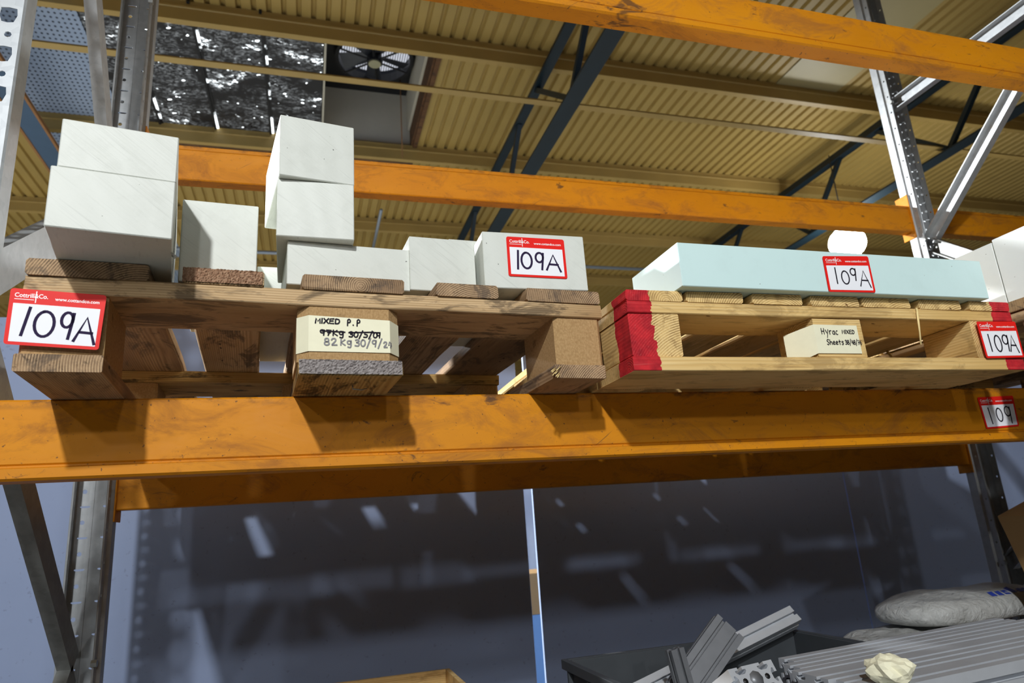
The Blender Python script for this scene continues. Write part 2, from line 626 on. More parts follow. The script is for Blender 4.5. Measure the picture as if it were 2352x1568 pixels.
# pen strokes inside a unit box
G = {
    '1': [[(.55, 1), (.45, 0)]],
    '0': [arc(.5, .5, .46, .5, 100, 465, 20)],
    '2': [smooth_line([(.05, .78), (.3, 1), (.75, .92), (.7, .6), (.05, .03)]) + [(1, .05)]],
    '3': [smooth_line([(.08, .9), (.5, 1), (.85, .8), (.35, .56)]), smooth_line([(.35, .56), (.9, .4), (.7, .05), (.05, .08)])],
    '4': [[(.35, 1), (.1, .4), (.95, .4)], [(.75, .85), (.7, 0)]],
    '5': [[(.95, 1), (.3, .95), (.2, .58)] + smooth_line([(.2, .58), (.85, .5), (.75, .08), (.05, .05)])],
    '6': [smooth_line([(.7, 1), (.15, .5), (.15, .1), (.6, 0), (.85, .25), (.5, .5), (.15, .3)])],
    '7': [[(.05, .95), (.95, 1), (.35, 0)], [(.25, .5), (.85, .52)]],
    '8': [arc(.5, .75, .34, .25, -90, 270, 14), arc(.5, .25, .42, .25, 90, 450, 14)],
    '9': [arc(.45, .70, .40, .28, 10, 370, 16), [(.85, .95), (.82, .6), (.72, 0)]],
    'A': [[(0, 0), (.52, 1), (1, -.08)], [(.22, .38), (.84, .36)]],
    '/': [[(.85, 1.25), (.15, -.25)]],
    '.': [[(.45, .0), (.55, .06)]],
    '-': [[(0, .5), (1, .5)]],
    'M': [[(0, 0), (.12, 1), (.5, .35), (.92, 1), (1, 0)]],
    'I': [[(.5, 1), (.5, 0)]],
    'X': [[(0, 1), (1, 0)], [(1, 1), (0, 0)]],
    'E': [[(.95, 1), (.1, .95), (.05, .02), (.95, 0)], [(.08, .52), (.8, .55)]],
    'D': [[(.08, 0), (.1, 1)] + smooth_line([(.1, 1), (.8, .85), (.95, .45), (.7, .05), (.08, 0)])],
    'P': [[(.3, -.1), (.22, .9)] + smooth_line([(.22, .9), (.5, 1.08), (.85, .85), (.75, .52), (.25, .45)])],
    'K': [[(.15, 1), (.1, 0)], [(.9, .95), (.15, .45), (.95, 0)]],
    'g': [arc(.45, .5, .36, .3, 20, 380, 12), smooth_line([(.85, .8), (.85, .1), (.7, -.35), (.2, -.3)])],
    'H': [[(.1, 1), (.12, 0)], [(.85, 1), (.85, 0)], [(.1, .5), (.85, .5)]],
    'y': [[(.05, .75), (.42, .2)], [(.9, .8), (.35, -.6)]],
    'r': [[(.2, .7), (.25, 0)], smooth_line([(.22, .4), (.5, .7), (.9, .68)])],
    'a': [arc(.45, .35, .38, .32, 30, 390, 12), [(.82, .7), (.9, 0)]],
    'c': [arc(.55, .35, .45, .35, 60, 300, 12)],
    'S': [smooth_line([(.92, .92), (.5, 1.05), (.1, .8), (.45, .55), (.85, .25), (.5, -.05), (.02, .1)])],
    'h': [[(.12, 1), (.1, 0)], smooth_line([(.1, .35), (.5, .6), (.8, .4), (.85, 0)])],
    'e': [smooth_line([(.1, .35), (.85, .4), (.6, .68), (.15, .5), (.2, .08), (.9, .08)])],
    't': [[(.45, .95), (.5, 0)], [(.1, .62), (.9, .66)]],
    's': [smooth_line([(.85, .6), (.4, .7), (.2, .48), (.8, .25), (.5, 0), (.1, .06)])],
}


def ribbons(bm, lines, width, fmap):
    """lines in label millimetre-like (u, v) metres; fmap -> world"""
    for ln in lines:
        pts = [Vector((p[0], p[1])) for p in ln]
        q = [pts[0]]
        for p in pts[1:]:
            if (p - q[-1]).length > 1e-6: q.append(p)
        if len(q) < 2: continue
        q[0] = q[0] + (q[0] - q[1]).normalized() * width * .35
        q[-1] = q[-1] + (q[-1] - q[-2]).normalized() * width * .35
        L, Rr = [], []
        for i, p in enumerate(q):
            d = (q[min(i + 1, len(q) - 1)] - q[max(i - 1, 0)])
            if d.length < 1e-9: d = Vector((1, 0))
            d.normalize()
            nrm = Vector((-d.y, d.x)) * width / 2
            L.append(bm.verts.new(fmap(*(p + nrm))))
            Rr.append(bm.verts.new(fmap(*(p - nrm))))
        for i in range(len(q) - 1):
            bm.faces.new((L[i], L[i + 1], Rr[i + 1], Rr[i]))


def glyph_lines(ch, x, y, w, h, slant=0.0):
    return [[(x + px * w + slant * py * h, y + py * h) for px, py in st] for st in G[ch]]


def text_line(s, x, y, w, h, gap, slant=0.0):
    out = []
    for ch in s:
        if ch != ' ':
            cw = w * (.35 if ch in '.I1' else 1)
            out += glyph_lines(ch, x, y, cw, h, slant)
            x += cw + gap
        else:
            x += w * .9
    return out


def font_mesh(text, bold=0.0):
    cu = bpy.data.curves.new('type', 'FONT')
    cu.body = text
    cu.size = 1.0
    cu.offset = bold
    cu.resolution_u = 3
    ob = bpy.data.objects.new('type', cu)
    COL.objects.link(ob)
    dg = bpy.context.evaluated_depsgraph_get()
    me = bpy.data.meshes.new_from_object(ob.evaluated_get(dg))
    vs = [v.co.copy() for v in me.vertices]
    fs = [list(p.vertices) for p in me.polygons]
    bpy.data.objects.remove(ob)
    bpy.data.curves.remove(cu)
    bpy.data.meshes.remove(me)
    x0, x1 = min(v.x for v in vs), max(v.x for v in vs)
    y0, y1 = min(v.y for v in vs), max(v.y for v in vs)
    return [((v.x - x0) / (x1 - x0), (v.y - y0) / (y1 - y0)) for v in vs], fs


BRAND = font_mesh('Cottrill&Co.', 0.012)
WEB = font_mesh('www.cottandco.com', 0.012)


class Sheet:
    """a flat sheet between four corners (top-left, top-right, bottom-right, bottom-left)"""

    def __init__(self, tl, tr, br, bl):
        self.c = [Vector(p) for p in (tl, tr, br, bl)]
        self.nrm = (self.c[1] - self.c[0]).cross(self.c[3] - self.c[0]).normalized() * -1
        if self.nrm.y > 0: self.nrm *= -1
        self.o = (self.c[0] + self.c[2]) / 2

    def at(self, u, v, off):
        tl, tr, br, bl = self.c
        return (bl.lerp(br, u)).lerp(tl.lerp(tr, u), v) + self.nrm * off - self.o


def sheet_poly(name, mat, parent, sh, outline, off, thick=0.0003, holder=None):
    bm = bmesh.new()
    f = [bm.verts.new(sh.at(u, v, off + thick)) for u, v in outline]
    b = [bm.verts.new(sh.at(u, v, off)) for u, v in outline]
    bm.faces.new(f)
    bm.faces.new(b[::-1])
    n = len(f)
    for i in range(n):
        bm.faces.new((f[i], b[i], b[(i + 1) % n], f[(i + 1) % n]))
    return from_bm(name, bm, mat, parent, holder if holder is not None else (0, 0, 0))


def rounded(u0, u1, v0, v1, ru, rv):
    o = []
    for cx, cy, a in ((u1 - ru, v1 - rv, 0), (u0 + ru, v1 - rv, 90), (u0 + ru, v0 + rv, 180), (u1 - ru, v0 + rv, 270)):
        for i in range(5):
            t = R(a + 90 * i / 4)
            o.append((cx + ru * math.cos(t), cy + rv * math.sin(t)))
    return o


def location_label(parent, corners, label, strokes, ink='ink_blue', pen=0.0036, off=0.0008):
    """red bordered card: header with printed name and address, hand-written number"""
    sh = Sheet(*corners)
    lab = sheet_poly('location_label', 'label_red', parent, sh, rounded(0, 1, 0, 1, .035, .05), off, holder=sh.o)
    lab['label'] = label
    sheet_poly('white_panel', 'label_white', lab, sh, rounded(.045, .955, .055, .735, .004, .006), off + .0003, .0002)
    W = ((sh.c[1] - sh.c[0]).length + (sh.c[2] - sh.c[3]).length) / 2
    H = ((sh.c[3] - sh.c[0]).length + (sh.c[2] - sh.c[1]).length) / 2
    for nm, (vs, fs), u0, u1, v0, v1 in (('brand_lettering', BRAND, .05, .39, .845, .925),
                                         ('web_address', WEB, .465, .935, .825, .885)):
        bm = bmesh.new()
        vv = [bm.verts.new(sh.at(u0 + (u1 - u0) * a, v0 + (v1 - v0) * b, off + .0006)) for a, b in vs]
        for f in fs:
            try: bm.faces.new([vv[i] for i in f])
            except ValueError: pass
        if nm == 'brand_lettering':
            for (a, b, c2, d) in ((.262, .272, .76, .97), (.05, .25, .806, .816)):
                q = [bm.verts.new(sh.at(u_, v_, off + .0006)) for u_, v_ in ((a, c2), (b, c2), (b, d), (a, d))]
                bm.faces.new(q)
        from_bm(nm, bm, 'print_white', lab)
    bm = bmesh.new()
    lines = [[(u * W, v * H) for u, v in ln] for ln in strokes]
    ribbons(bm, lines, pen, lambda a, b: sh.at(a / W, b / H, off + .0007))
    from_bm('handwriting', bm, ink, lab)
    return lab


def num_strokes(spec):
    """spec: (char, u, v, w, h, slant)"""
    out = []
    for ch, u, v, w_, h_, sl in spec:
        out += glyph_lines(ch, u, v, w_, h_, sl)
    return out


# ------------------------------------------------------------------ the setting
bm = bmesh.new()
add_box(bm, -16, 20, -16, 24, -0.1, 0)
fl = from_bm('floor', bm, 'floor_concrete', None, (0, 0, FLOOR))
tag(fl, 'grey concrete hall floor below the rack', kind='structure')

bm = bmesh.new()
add_box(bm, -16, 20, 1.6, 24, 0, 0.01)  # added slab, paler than the main floor, bounces light up to the roof
tag(from_bm('floor_bounce', bm, 'floor_pale', None, (0, 0, FLOOR)), 'unseen paler floor slab added to bounce lamp light onto the roof', kind='structure')

# back partition of blue-grey sheets behind the rack, with an open slot between two of them
wall = empty('wall_back', (0, 1.45, FLOOR))
tag(wall, 'blue-grey sheet partition behind the rack', kind='structure')
WTOP = 0.80 - FLOOR
for i, (x0, x1) in enumerate(((-9.0, -5.6), (-5.59, -3.81), (-3.80, -2.02), (-2.01, -0.62), (-0.615, 0.798), (0.834, 2.296), (2.302, 3.75), (3.756, 6.0))):  # leftmost panels lengthened out of view to block lamp light
    box('wall_panel', 'wall_sheet', wall, x0, x1, 0, 0.018, 0, WTOP, 0.001)

# aisle behind the partition: pale wall far back
wf = empty('wall_far', (0, 3.4, FLOOR))
tag(wf, 'pale wall seen through the slot in the partition', kind='structure')
box('wall_face', 'strip_pale', wf, -3, 7, 0, 0.1, 0, 1.9, 0.002)

ct = box('carton', 'strip_blue', None, .95, 1.55, 2.5, 2.9, FLOOR + .011, -.44, .003)
tag(ct, 'pale blue carton seen through the slot in the partition, lower of two', 'box', 'cartons behind the partition')
ct = box('carton', 'cardboard', None, .97, 1.50, 2.5, 2.85, -.4395, -.235, .003)
tag(ct, 'tan carton seen through the slot in the partition, upper of two', 'box', 'cartons behind the partition')

# ------------------------------------------------------------------ roof
ceil = empty('ceiling', (0, 0, ROOF))
tag(ceil, 'ribbed beige metal roof sheeting on purlins', kind='structure')
PITCH = 0.128


def corrugated(x0, x1, y0, y1, mat='roof_beige', pitch=PITCH, dep=0.032):
    bm = bmesh.new()
    n = int(round((x1 - x0) / pitch))
    xs = []
    for i in range(n):
        b = x0 + i * pitch
        xs += [(b, 0), (b + pitch * .62, 0), (b + pitch * .72, dep), (b + pitch * .90, dep)]
    xs.append((x0 + n * pitch, 0))
    a = [bm.verts.new((x, y0, z)) for x, z in xs]
    b = [bm.verts.new((x, y1, z)) for x, z in xs]
    for i in range(len(xs) - 1):
        bm.faces.new((a[i], a[i + 1], b[i + 1], b[i]))
    return from_bm('roof_sheet', bm, mat, ceil)


PUR = [-9.65, -7.65, -5.65, -3.65, -1.65, 0.35, 2.35, 4.36, 6.32, 8.38, 10.25, 12.2, 14.2, 16.2, 18.2, 20.2]
corrugated(-12, 14, -14, 4.44)
corrugated(1.24, 14, 4.44, 6.4)
corrugated(-12, -4.7, 4.44, 6.4)
corrugated(-12, -3.08, 6.4, 22)
corrugated(-1.98, 14, 6.4, 22)
# plain pale infill sheet beside the right-hand upright
box('infill_sheet', 'infill_olive', ceil, 4.98, 5.80, 2.45, 4.40, -0.012, -0.002, 0)
bm = bmesh.new()
add_box(bm, -4.7, -1.98, 4.44, 6.4, 0, 0.01)
add_box(bm, -3.08, -1.98, 6.4, 14, 0, 0.01)
add_box(bm, -4.7, -1.98, 2.0, 4.44, -0.02, -0.01)
dk = from_bm('perforated_deck', bm, 'perforated_deck', ceil)
dk['label'] = 'pale blue-grey perforated metal deck'
# blacked-out skylight: three sheets and their glazing bars
for x0, x1 in ((-1.97, -1.62), (-1.60, -1.05), (-1.03, -0.46), (-0.44, 0.10)):
    s = box('skylight_sheet', 'blacked_skylight', ceil, x0, x1, 4.41, 6.28, 0.0, 0.012, 0)
    s['label'] = 'blacked-out skylight sheet with daylight pinholes'
for x in (-1.60, -1.03, -0.44):
    box('daylight_gap', 'blacked_gap', ceil, x + .002, x + .022, 4.41, 6.28, -0.014, -0.004, 0)
for x in (-1.61, -1.04, -0.45):
    box('glazing_bar', 'fan_black', ceil, x - .012, x + .012, 4.30, 6.28, -0.03, 0.0, 0.001)
for i, y in enumerate(PUR):
    prof = [(-.035, 0), (.035, 0), (.035, -.012), (-.023, -.012), (-.023, -.185), (.03, -.185), (.03, -.2),
            (-.035, -.2)]
    swept('purlin', 'purlin_tan', ceil, [(-a, b) for a, b in prof], (-12, y, 0), (14, y, 0))
    swept('purlin_bead', 'purlin_tan', ceil, [(.035, -.05), (.045, -.055), (.045, -.075), (.035, -.08)],
          (-12, y, 0), (14, y, 0))
# stained fascia under the skylight
box('stained_fascia', 'brown_plank', ceil, -1.98, 1.2, 6.36, 6.40, -0.20, 0.02, 0.002)

# fan shaft
sx0, sx1, sy0, sy1, sh_ = 0.13, 1.17, 4.42, 6.36, 0.75
shaft = box('fan_shaft', 'shaft_white', ceil, sx0 - .02, sx0, sy0, sy1, 0, sh_, 0)
box('shaft_panel', 'brown_plank', ceil, sx1, sx1 + .02, sy0, sy1, 0, sh_, 0)
box('shaft_trim', 'shaft_white', ceil, sx1 - .03, sx1, sy0, sy1, .25, sh_, 0)
box('shaft_lining', 'brown_plank', ceil, sx1 + .02, sx1 + .07, sy0, sy1, -.03, 0.0, 0)
box('shaft_panel', 'shaft_white', ceil, sx0, sx1, sy1, sy1 + .02, 0, sh_, 0)
box('shaft_panel', 'fan_black', ceil, sx0, sx1, sy0 - .02, sy0, 0, sh_, 0)

fan = empty('extractor_fan', (0.68, 5.62, ROOF + 0.70))
tag(fan, 'round black extractor fan in the roof shaft', 'fan')
bm = bmesh.new()
ring = []
for i in range(32):
    t = 2 * math.pi * i / 32
    ring.append([bm.verts.new((math.cos(t) * r, math.sin(t) * r, z)) for r, z in
                 ((.40, .05), (.40, -.06), (.44, -.06), (.44, .05))])
for i in range(32):
    for j in range(4):
        bm.faces.new((ring[i][j], ring[i][(j + 1) % 4], ring[(i + 1) % 32][(j + 1) % 4], ring[(i + 1) % 32][j]))
from_bm('housing_ring', bm, 'fan_black', fan)
bm = bmesh.new()   # black top plate with a round opening
outer = []
inner = []
for i in range(32):
    t = 2 * math.pi * i / 32
    cx, cy = math.cos(t), math.sin(t)
    kx = .55 / max(abs(cx), 1e-6)
    ky = .78 / max(abs(cy), 1e-6)
    kk = min(kx, ky)
    outer.append(bm.verts.new((cx * kk, cy * kk, .05)))
    inner.append(bm.verts.new((cx * .42, cy * .42, .05)))
for i in range(32):
    bm.faces.new((outer[i], outer[(i + 1) % 32], inner[(i + 1) % 32], inner[i]))
from_bm('cover_plate', bm, 'fan_black', fan)
bm = bmesh.new()
bmesh.ops.create_circle(bm, cap_ends=True, segments=32, radius=.43)
from_bm('louvre_disc', bm, 'daylight_grille', fan, (0, 0, .12))
bm = bmesh.new()
add_tube(bm, [(0, 0, -.1), (0, 0, .02)], .085, 16)
from_bm('hub', bm, 'fan_black', fan)
bm = bmesh.new()
add_tube(bm, [(0, 0, -.115), (0, 0, -.10)], .07, 16)
from_bm('hub_cap', bm, 'fan_cap', fan)
for i in range(5):
    bm = bmesh.new()
    q = [(.07, -.06, -.03), (.37, -.13, -.05), (.39, .06, .02), (.07, .05, .02)]
    vs = [bm.verts.new(p) for p in q]
    bm.faces.new(vs)
    b_ = from_bm('blade', bm, 'fan_blade', fan, (0, 0, 0), (0, 0, R(72 * i + 20)))
    b_.modifiers.new('thickness', 'SOLIDIFY').thickness = .006
for a in (20, 80, 140):
    bm = bmesh.new()
    add_tube(bm, [(math.cos(R(a)) * .41, math.sin(R(a)) * .41, -.07), (-math.cos(R(a)) * .41, -math.sin(R(a)) * .41, -.07)], .012, 6)
    from_bm('guard_bar', bm, 'fan_black', fan)
# pull cord hanging from the shaft
tube('pull_cord', 'rust_edge', fan, [(.34, .38, .05), (.34, .38, -1.05)], .006, 6)

# roof trusses
ANGLE = [(-.05, -.05), (.05, -.05), (.05, -.03), (.012, -.03), (.012, .06), (-.012, .06), (-.012, -.03), (-.05, -.03)]


def truss(X, zb, label, rusty=False):
    t = empty('roof_truss', (X, 0, zb))
    tag(t, label, 'truss', 'lattice roof trusses')
    zt = 4.33 - zb
    y0, y1 = 1.0, 20.5
    swept('top_chord', 'truss_blue', t, ANGLE, (0, y0, zt), (0, y1, zt))
    swept('bottom_chord', 'truss_blue', t, [(-.08, -.04), (.08, -.04), (.08, -.02), (-.08, -.02)], (0, y0, .04), (0, y1, .04))
    if rusty:
        for s in (-1, 1):
            swept('chord_edge', 'rust_edge', t, [(s * .08, -.045), (s * .10, -.045), (s * .10, .0), (s * .08, .0)],
                  (0, y0, .04), (0, y1, .04))
    yb = 3.72 - 2.15
    while yb < y1 - 1.2:
        for ytop in (yb - .72, yb + .82):
            if ytop < y0: continue
            bm = bmesh.new()
            extrude_profile(bm, [(-.025, -.025), (.025, -.025), (.025, .025), (-.025, .025)],
                            Vector((0, yb - (yb), .04)), Vector((0, ytop - yb, zt - .04)), Vector((1, 0, 0)))
            from_bm('web_bar', bm, 'truss_blue', t, (0, yb, 0))
        yb += 2.15
    return t


truss(2.20, 3.58, 'dark blue roof truss crossing behind the middle of the picture')
truss(6.50, 3.52, 'dark blue roof truss behind the right-hand galvanised upright')
rb = empty('roof_beam', (-2.66, 6.0, 4.15))
tag(rb, 'blue steel roof beam with rusty edges below the perforated deck', 'beam')
box('beam_web', 'truss_blue_pale', rb, -.10, .10, -4, 9, 0, .02, .001)
for _s in (-1, 1):
    box('flange_edge', 'rust_edge', rb, _s * .112 - .012, _s * .112 + .012, -4, 9, -.01, .03, .001)

tr = empty('tie_rail', (0, 3.80, 3.60))
tag(tr, 'tan angle tie rail running under the skylight between trusses', 'rail')
swept('angle', 'purlin_tan', tr, [(-.035, 0), (.035, 0), (.035, .008), (-.027, .008), (-.027, .06), (-.035, .06)], (-12, 0, 0), (13, 0, 0))
cd = empty('conduit', (0, 8.95, 4.22))
tag(cd, 'grey conduit pipe fixed under the far roof purlins', 'pipe')
tube('conduit_run', 'conduit_grey', cd, [(-8, 0, 0), (10, 0, 0)], .03, 8)
tube('conduit_branch', 'conduit_grey', cd, [(.91, 0, 0), (.91, -1.6, 0.02)], .022, 8)

# the lamp seen beyond the mint slab
hb = empty('high_bay_lamp', (6.42, 5.24, 3.17))
tag(hb, 'glaring white high-bay lamp above the mint slab', 'lamp')
bm = bmesh.new()
rg = []
for r, z in ((.03, .30), (.06, .29), (.09, .20), (.12, .17), (.12, .155), (.10, .155)):
    rg.append([bm.verts.new((r * math.cos(2 * math.pi * i / 24), r * math.sin(2 * math.pi * i / 24), z)) for i in range(24)])
for a, b in zip(rg, rg[1:]):
    for i in range(24):
        bm.faces.new((a[i], a[(i + 1) % 24], b[(i + 1) % 24], b[i]))
bm.faces.new(rg[0])
from_bm('housing', bm, 'lamp_housing', hb, smooth=True)
bm = bmesh.new()
bmesh.ops.create_uvsphere(bm, u_segments=24, v_segments=14, radius=.215)
for v in bm.verts: v.co.z *= .92
from_bm('diffuser', bm, 'lamp_glow', hb, (0, 0, -.03), smooth=True)
tube('hanger', 'lamp_housing', hb, [(0, 0, .29), (0, 0, 1.2)], .008, 6)
lamp('bay_or_fill_light', (6.42, 5.24, 2.95), 1300)

# ------------------------------------------------------------------ racking
XL0, XL1 = -0.555, -0.460        # left frame
XR0, XR1 = 2.312, 2.407          # right frame
YB = 0.86                        # outer face of the rear posts
SLOT = 0.075


def perforated(bm, p0, p1, z0, z1, holes, pitch=SLOT, zoff=0.0):
    """vertical strip between plan points p0 and p1; holes: list of (s, t, ws, ht, n) per pitch"""
    p0, p1 = Vector((*p0, 0)), Vector((*p1, 0))
    L = (p1 - p0).length

    def P(s, z): return bm.verts.new(p0 + (p1 - p0) * (s / L) + Vector((0, 0, z)))
    if not holes:
        bm.faces.new((P(0, z0), P(L, z0), P(L, z1), P(0, z1)))
        return
    z = z0 + zoff
    if zoff: bm.faces.new((P(0, z0), P(L, z0), P(L, z), P(0, z)))
    nh = len(holes)
    while z < z1 - 1e-6:
        for (s, hgt, ws, ht, n) in holes:
            c = pitch * hgt
            o = [P(L, z + c / 2), P(L, z + c), P(s, z + c), P(0, z + c), P(0, z + c / 2), P(0, z), P(s, z), P(L, z)]
            i = []
            for j in range(8):
                a = math.pi / 4 * j
                kx = math.cos(a) * ws / 2
                kz = math.sin(a) * ht / 2
                if n == 4:   # slot with squarer corners
                    kx = max(-1, min(1, math.cos(a) * 1.25)) * ws / 2
                    kz = max(-1, min(1, math.sin(a) * 1.25)) * ht / 2
                    if math.sin(a) < -.3: kx *= .75
                i.append(P(s + kx, z + c / 2 + kz))
            for j in range(8):
                bm.faces.new((o[j], o[(j + 1) % 8], i[(j + 1) % 8], i[j]))
            z += c


def post(parent, x0, x1, yo, sgn, z0, z1, name='post', mat='galvanised', slot=(.026, .030)):
    """hat-section post: web at yo, open side towards sgn*Y"""
    cx = (x0 + x1) / 2
    hw = (x1 - x0) / 2
    bm = bmesh.new()
    s = sgn
    half = [(hw - .003, 0), (hw, .003 * s), (hw, .034 * s), (hw - .008, .038 * s), (hw - .008, .060 * s), (hw - .012, .061 * s)]
    zz0, zz1 = z0, z1
    # web: two columns, slots and round holes
    for sd in (-1, 1):
        a = (sd * .006, 0)
        b = (sd * (hw - .003), 0)
        perforated(bm, a, b, zz0, zz1, [(.019, .62, slot[0], slot[1], 4), (.022, .38, .011, .011, 8)])
        pts = [(sd * x, y) for x, y in half]
        for i in range(len(pts) - 1):
            h = None
            if i == 3: h = [(.012, 1.0, .008, .008, 8)]
            perforated(bm, pts[i], pts[i + 1], zz0, zz1, h)
    perforated(bm, (-.006, 0), (.006, 0), zz0, zz1, None)
    bmesh.ops.remove_doubles(bm, verts=bm.verts[:], dist=1e-5)
    o = from_bm(name, bm, mat, parent, (cx - parent.location.x, yo - parent.location.y, -parent.location.z))
    md = o.modifiers.new('thickness', 'SOLIDIFY')
    md.thickness = .002
    return o


def brace(parent, x, a, b, width=.055, dep=.028, mat='galvanised', face=-1):
    """channel brace between (y, z) points a and b in the frame's plane"""
    base = Vector(parent.location)
    p0, p1 = Vector((x, *a)) - base, Vector((x, *b)) - base
    w2 = width / 2
    t = .004
    prof = [(-w2, 0), (w2, 0), (w2, dep), (w2 - t, dep), (w2 - t, t), (-w2 + t, t), (-w2 + t, dep), (-w2, dep)]
    prof = [(p, q * face) for p, q in prof]
    return swept('brace', mat, parent, prof, p0, p1, Vector((1, 0, 0)))


def bolt(parent, x, y, z, axis='x', r=.009):
    base = Vector(parent.location)
    p = Vector((x, y, z)) - base
    d = Vector((-.012, 0, 0)) if axis == 'x' else Vector((0, -.012, 0))
    return tube('bolt', 'bolt_steel', parent, [p, p + d], r, 6, smooth=False)


fl_ = empty('upright_frame', ((XL0 + XL1) / 2, 0.42, FLOOR))
tag(fl_, 'galvanised upright frame of the rack at the left edge', 'rack frame', 'galvanised rack frames')
post(fl_, XL0, XL1, 0.004, 1, FLOOR, 2.6)
post(fl_, XL0, XL1, YB, -1, FLOOR, 2.6, slot=(.024, .005))
bx = -.507
brace(fl_, bx, (.80, .905), (.05, 1.93))
brace(fl_, bx, (.80, -.227), (.05, .46), mat='galvanised_dull')
brace(fl_, bx, (.05, .400), (.80, .925), width=.075)
brace(fl_, bx, (.80, -.25), (.05, -.95), mat='galvanised_dull')
bolt(fl_, -.462, .80, -.235)
bolt(fl_, -.462, .80, .915)
bolt(fl_, -.462, .80, 1.60)

fr_ = empty('upright_frame', ((XR0 + XR1) / 2, 0.42, FLOOR))
tag(fr_, 'galvanised upright frame of the rack behind the mint slab', 'rack frame', 'galvanised rack frames')
post(fr_, XR0, XR1, 0.004, 1, FLOOR, 2.6)
post(fr_, XR0, XR1, YB, -1, FLOOR, 2.6, slot=(.024, .005))
bx = 2.365
brace(fr_, bx, (.82, 1.605), (.05, 1.605))
brace(fr_, bx, (.80, .985), (.05, 1.61))
brace(fr_, bx, (.80, .965), (.05, .355), mat='galvanised_dull')  # duller zinc copy holds down the lamp glare on this brace
brace(fr_, bx, (.80, -.23), (.05, .34))
for z in (1.605, .985, -.23): bolt(fr_, XR0 + .014, .80, z)


def front_beam(name, ztop, h, label, group, zlip=.017, x0=XL1, x1=XR0, y=0.0):
    """box beam with a raised lip along the bottom of its front face"""
    b = empty(name, ((x0 + x1) / 2, y + .025, ztop - h))
    tag(b, label, 'rack beam', group)
    d = .044
    prof = [(-.019, h), (-.0225, h - .003), (-.0225, zlip + .007), (-.0200, zlip + .0045), (-.0200, zlip + .002), (-.0265, zlip), (-.0265, .0035), (-.022, 0),
            (d - .025, 0), (d - .022, .003), (d - .022, h - .003), (d - .025, h)]
    prof = [(-p, q) for p, q in prof]
    swept('beam_body', 'orange_paint', b, prof, (x0 + .004 - b.location.x, 0, 0), (x1 - .004 - b.location.x, 0, 0))
    for s, xx in ((1, x0), (-1, x1)):
        box('end_connector', 'orange_paint', b, min(xx, xx + s * .004) - b.location.x, max(xx, xx + s * .004) - b.location.x,
            -.030, .030, -.035, h + .045, .001)
    return b


def rear_beam(name, zbot, h, label, group, x0=XL1, x1=XR0, y=.83, lip=.013):
    """the same beam seen from inside: a stepped top edge and a wide body"""
    b = empty(name, ((x0 + x1) / 2, y + .022, zbot))
    tag(b, label, 'rack beam', group)
    prof = [(-.022, .003), (-.019, 0), (.019, 0), (.022, .003), (.022, h), (-.0145, h), (-.0165, h - .002), (-.0165, h - lip),
            (-.0150, h - lip - .0008), (-.0150, h - lip - .0030), (-.0200, h - lip - .0034), (-.022, h - lip - .006)]
    prof = [(-p, q) for p, q in prof]
    swept('beam_body', 'orange_paint', b, prof, (x0 + .004 - b.location.x, 0, 0), (x1 - .004 - b.location.x, 0, 0))
    for s, xx in ((1, x0), (-1, x1)):
        box('end_connector', 'orange_paint', b, min(xx, xx + s * .004) - b.location.x, max(xx, xx + s * .004) - b.location.x,
            -.030, .030, -.028, h + .045, .001)
    return b


gb = 'orange pallet rack beams'
mid_front = front_beam('rack_beam', .226, .116, 'scuffed orange front beam carrying the two labelled pallets', gb)
front_beam('rack_beam', 1.176, .110, 'orange front beam crossing the top right corner', gb)
rear_beam('rack_beam', .1098, .116, 'shaded orange rear beam below the labelled pallets', gb)
rear_beam('rack_beam', 1.0325, .1135, 'orange rear beam passing behind the stacked grey blocks', gb)
rear_beam('rack_beam', 1.0325, .1135, 'orange rear beam of the next bay at the right edge', gb, x0=XR1, x1=5.1)

# lower storage level, mostly below the picture
front_beam('rack_beam', -.64, .116, 'orange front beam of the level below, under the grey crate', gb)
rear_beam('rack_beam', -.756, .116, 'orange rear beam of the level below, behind the grey crate', gb)
dk = empty('shelf_deck', (0.925, .42, -.64))
tag(dk, 'chipboard shelf under the crate, bags and plywood box', 'shelf')
for i in range(3):
    x0 = XL1 + .005 + i * .922
    box('shelf_board', 'chipboard', dk, x0 - .925, x0 + .917 - .925, -.42, .44, 0, .02, .001)

# ------------------------------------------------------------------ left pallet
ZB = .2262
PX, PY, PYAW = -.348, -.172, R(4.03)
lp = empty('wooden_pallet', (PX, PY, ZB), PYAW)
tag(lp, 'weathered brown pallet holding the grey plastic blocks', 'pallet', 'wooden pallets on the orange beam')
cB, sB = math.cos(PYAW), math.sin(PYAW)


def loc2w(x, y, z): return (PX + x * cB - y * sB, PY + x * sB + y * cB, ZB + z)


def chamfer_block(name, mat, parent, x0, x1, y0, y1, z0, z1, ch):
    bm = bmesh.new()
    hx, hy, hz = (x1 - x0) / 2, (y1 - y0) / 2, (z1 - z0) / 2
    o = [(-hx + ch, -hy), (hx - ch, -hy), (hx, -hy + ch), (hx, hy - ch), (hx - ch, hy), (-hx + ch, hy), (-hx, hy - ch), (-hx, -hy + ch)]
    extrude_profile(bm, [(b_, a_) for a_, b_ in [(p[0], p[1]) for p in o]], (0, 0, -hz), (0, 0, hz), Vector((1, 0, 0)))
    return from_bm(name, bm, mat, parent, ((x0 + x1) / 2, (y0 + y1) / 2, (z0 + z1) / 2))


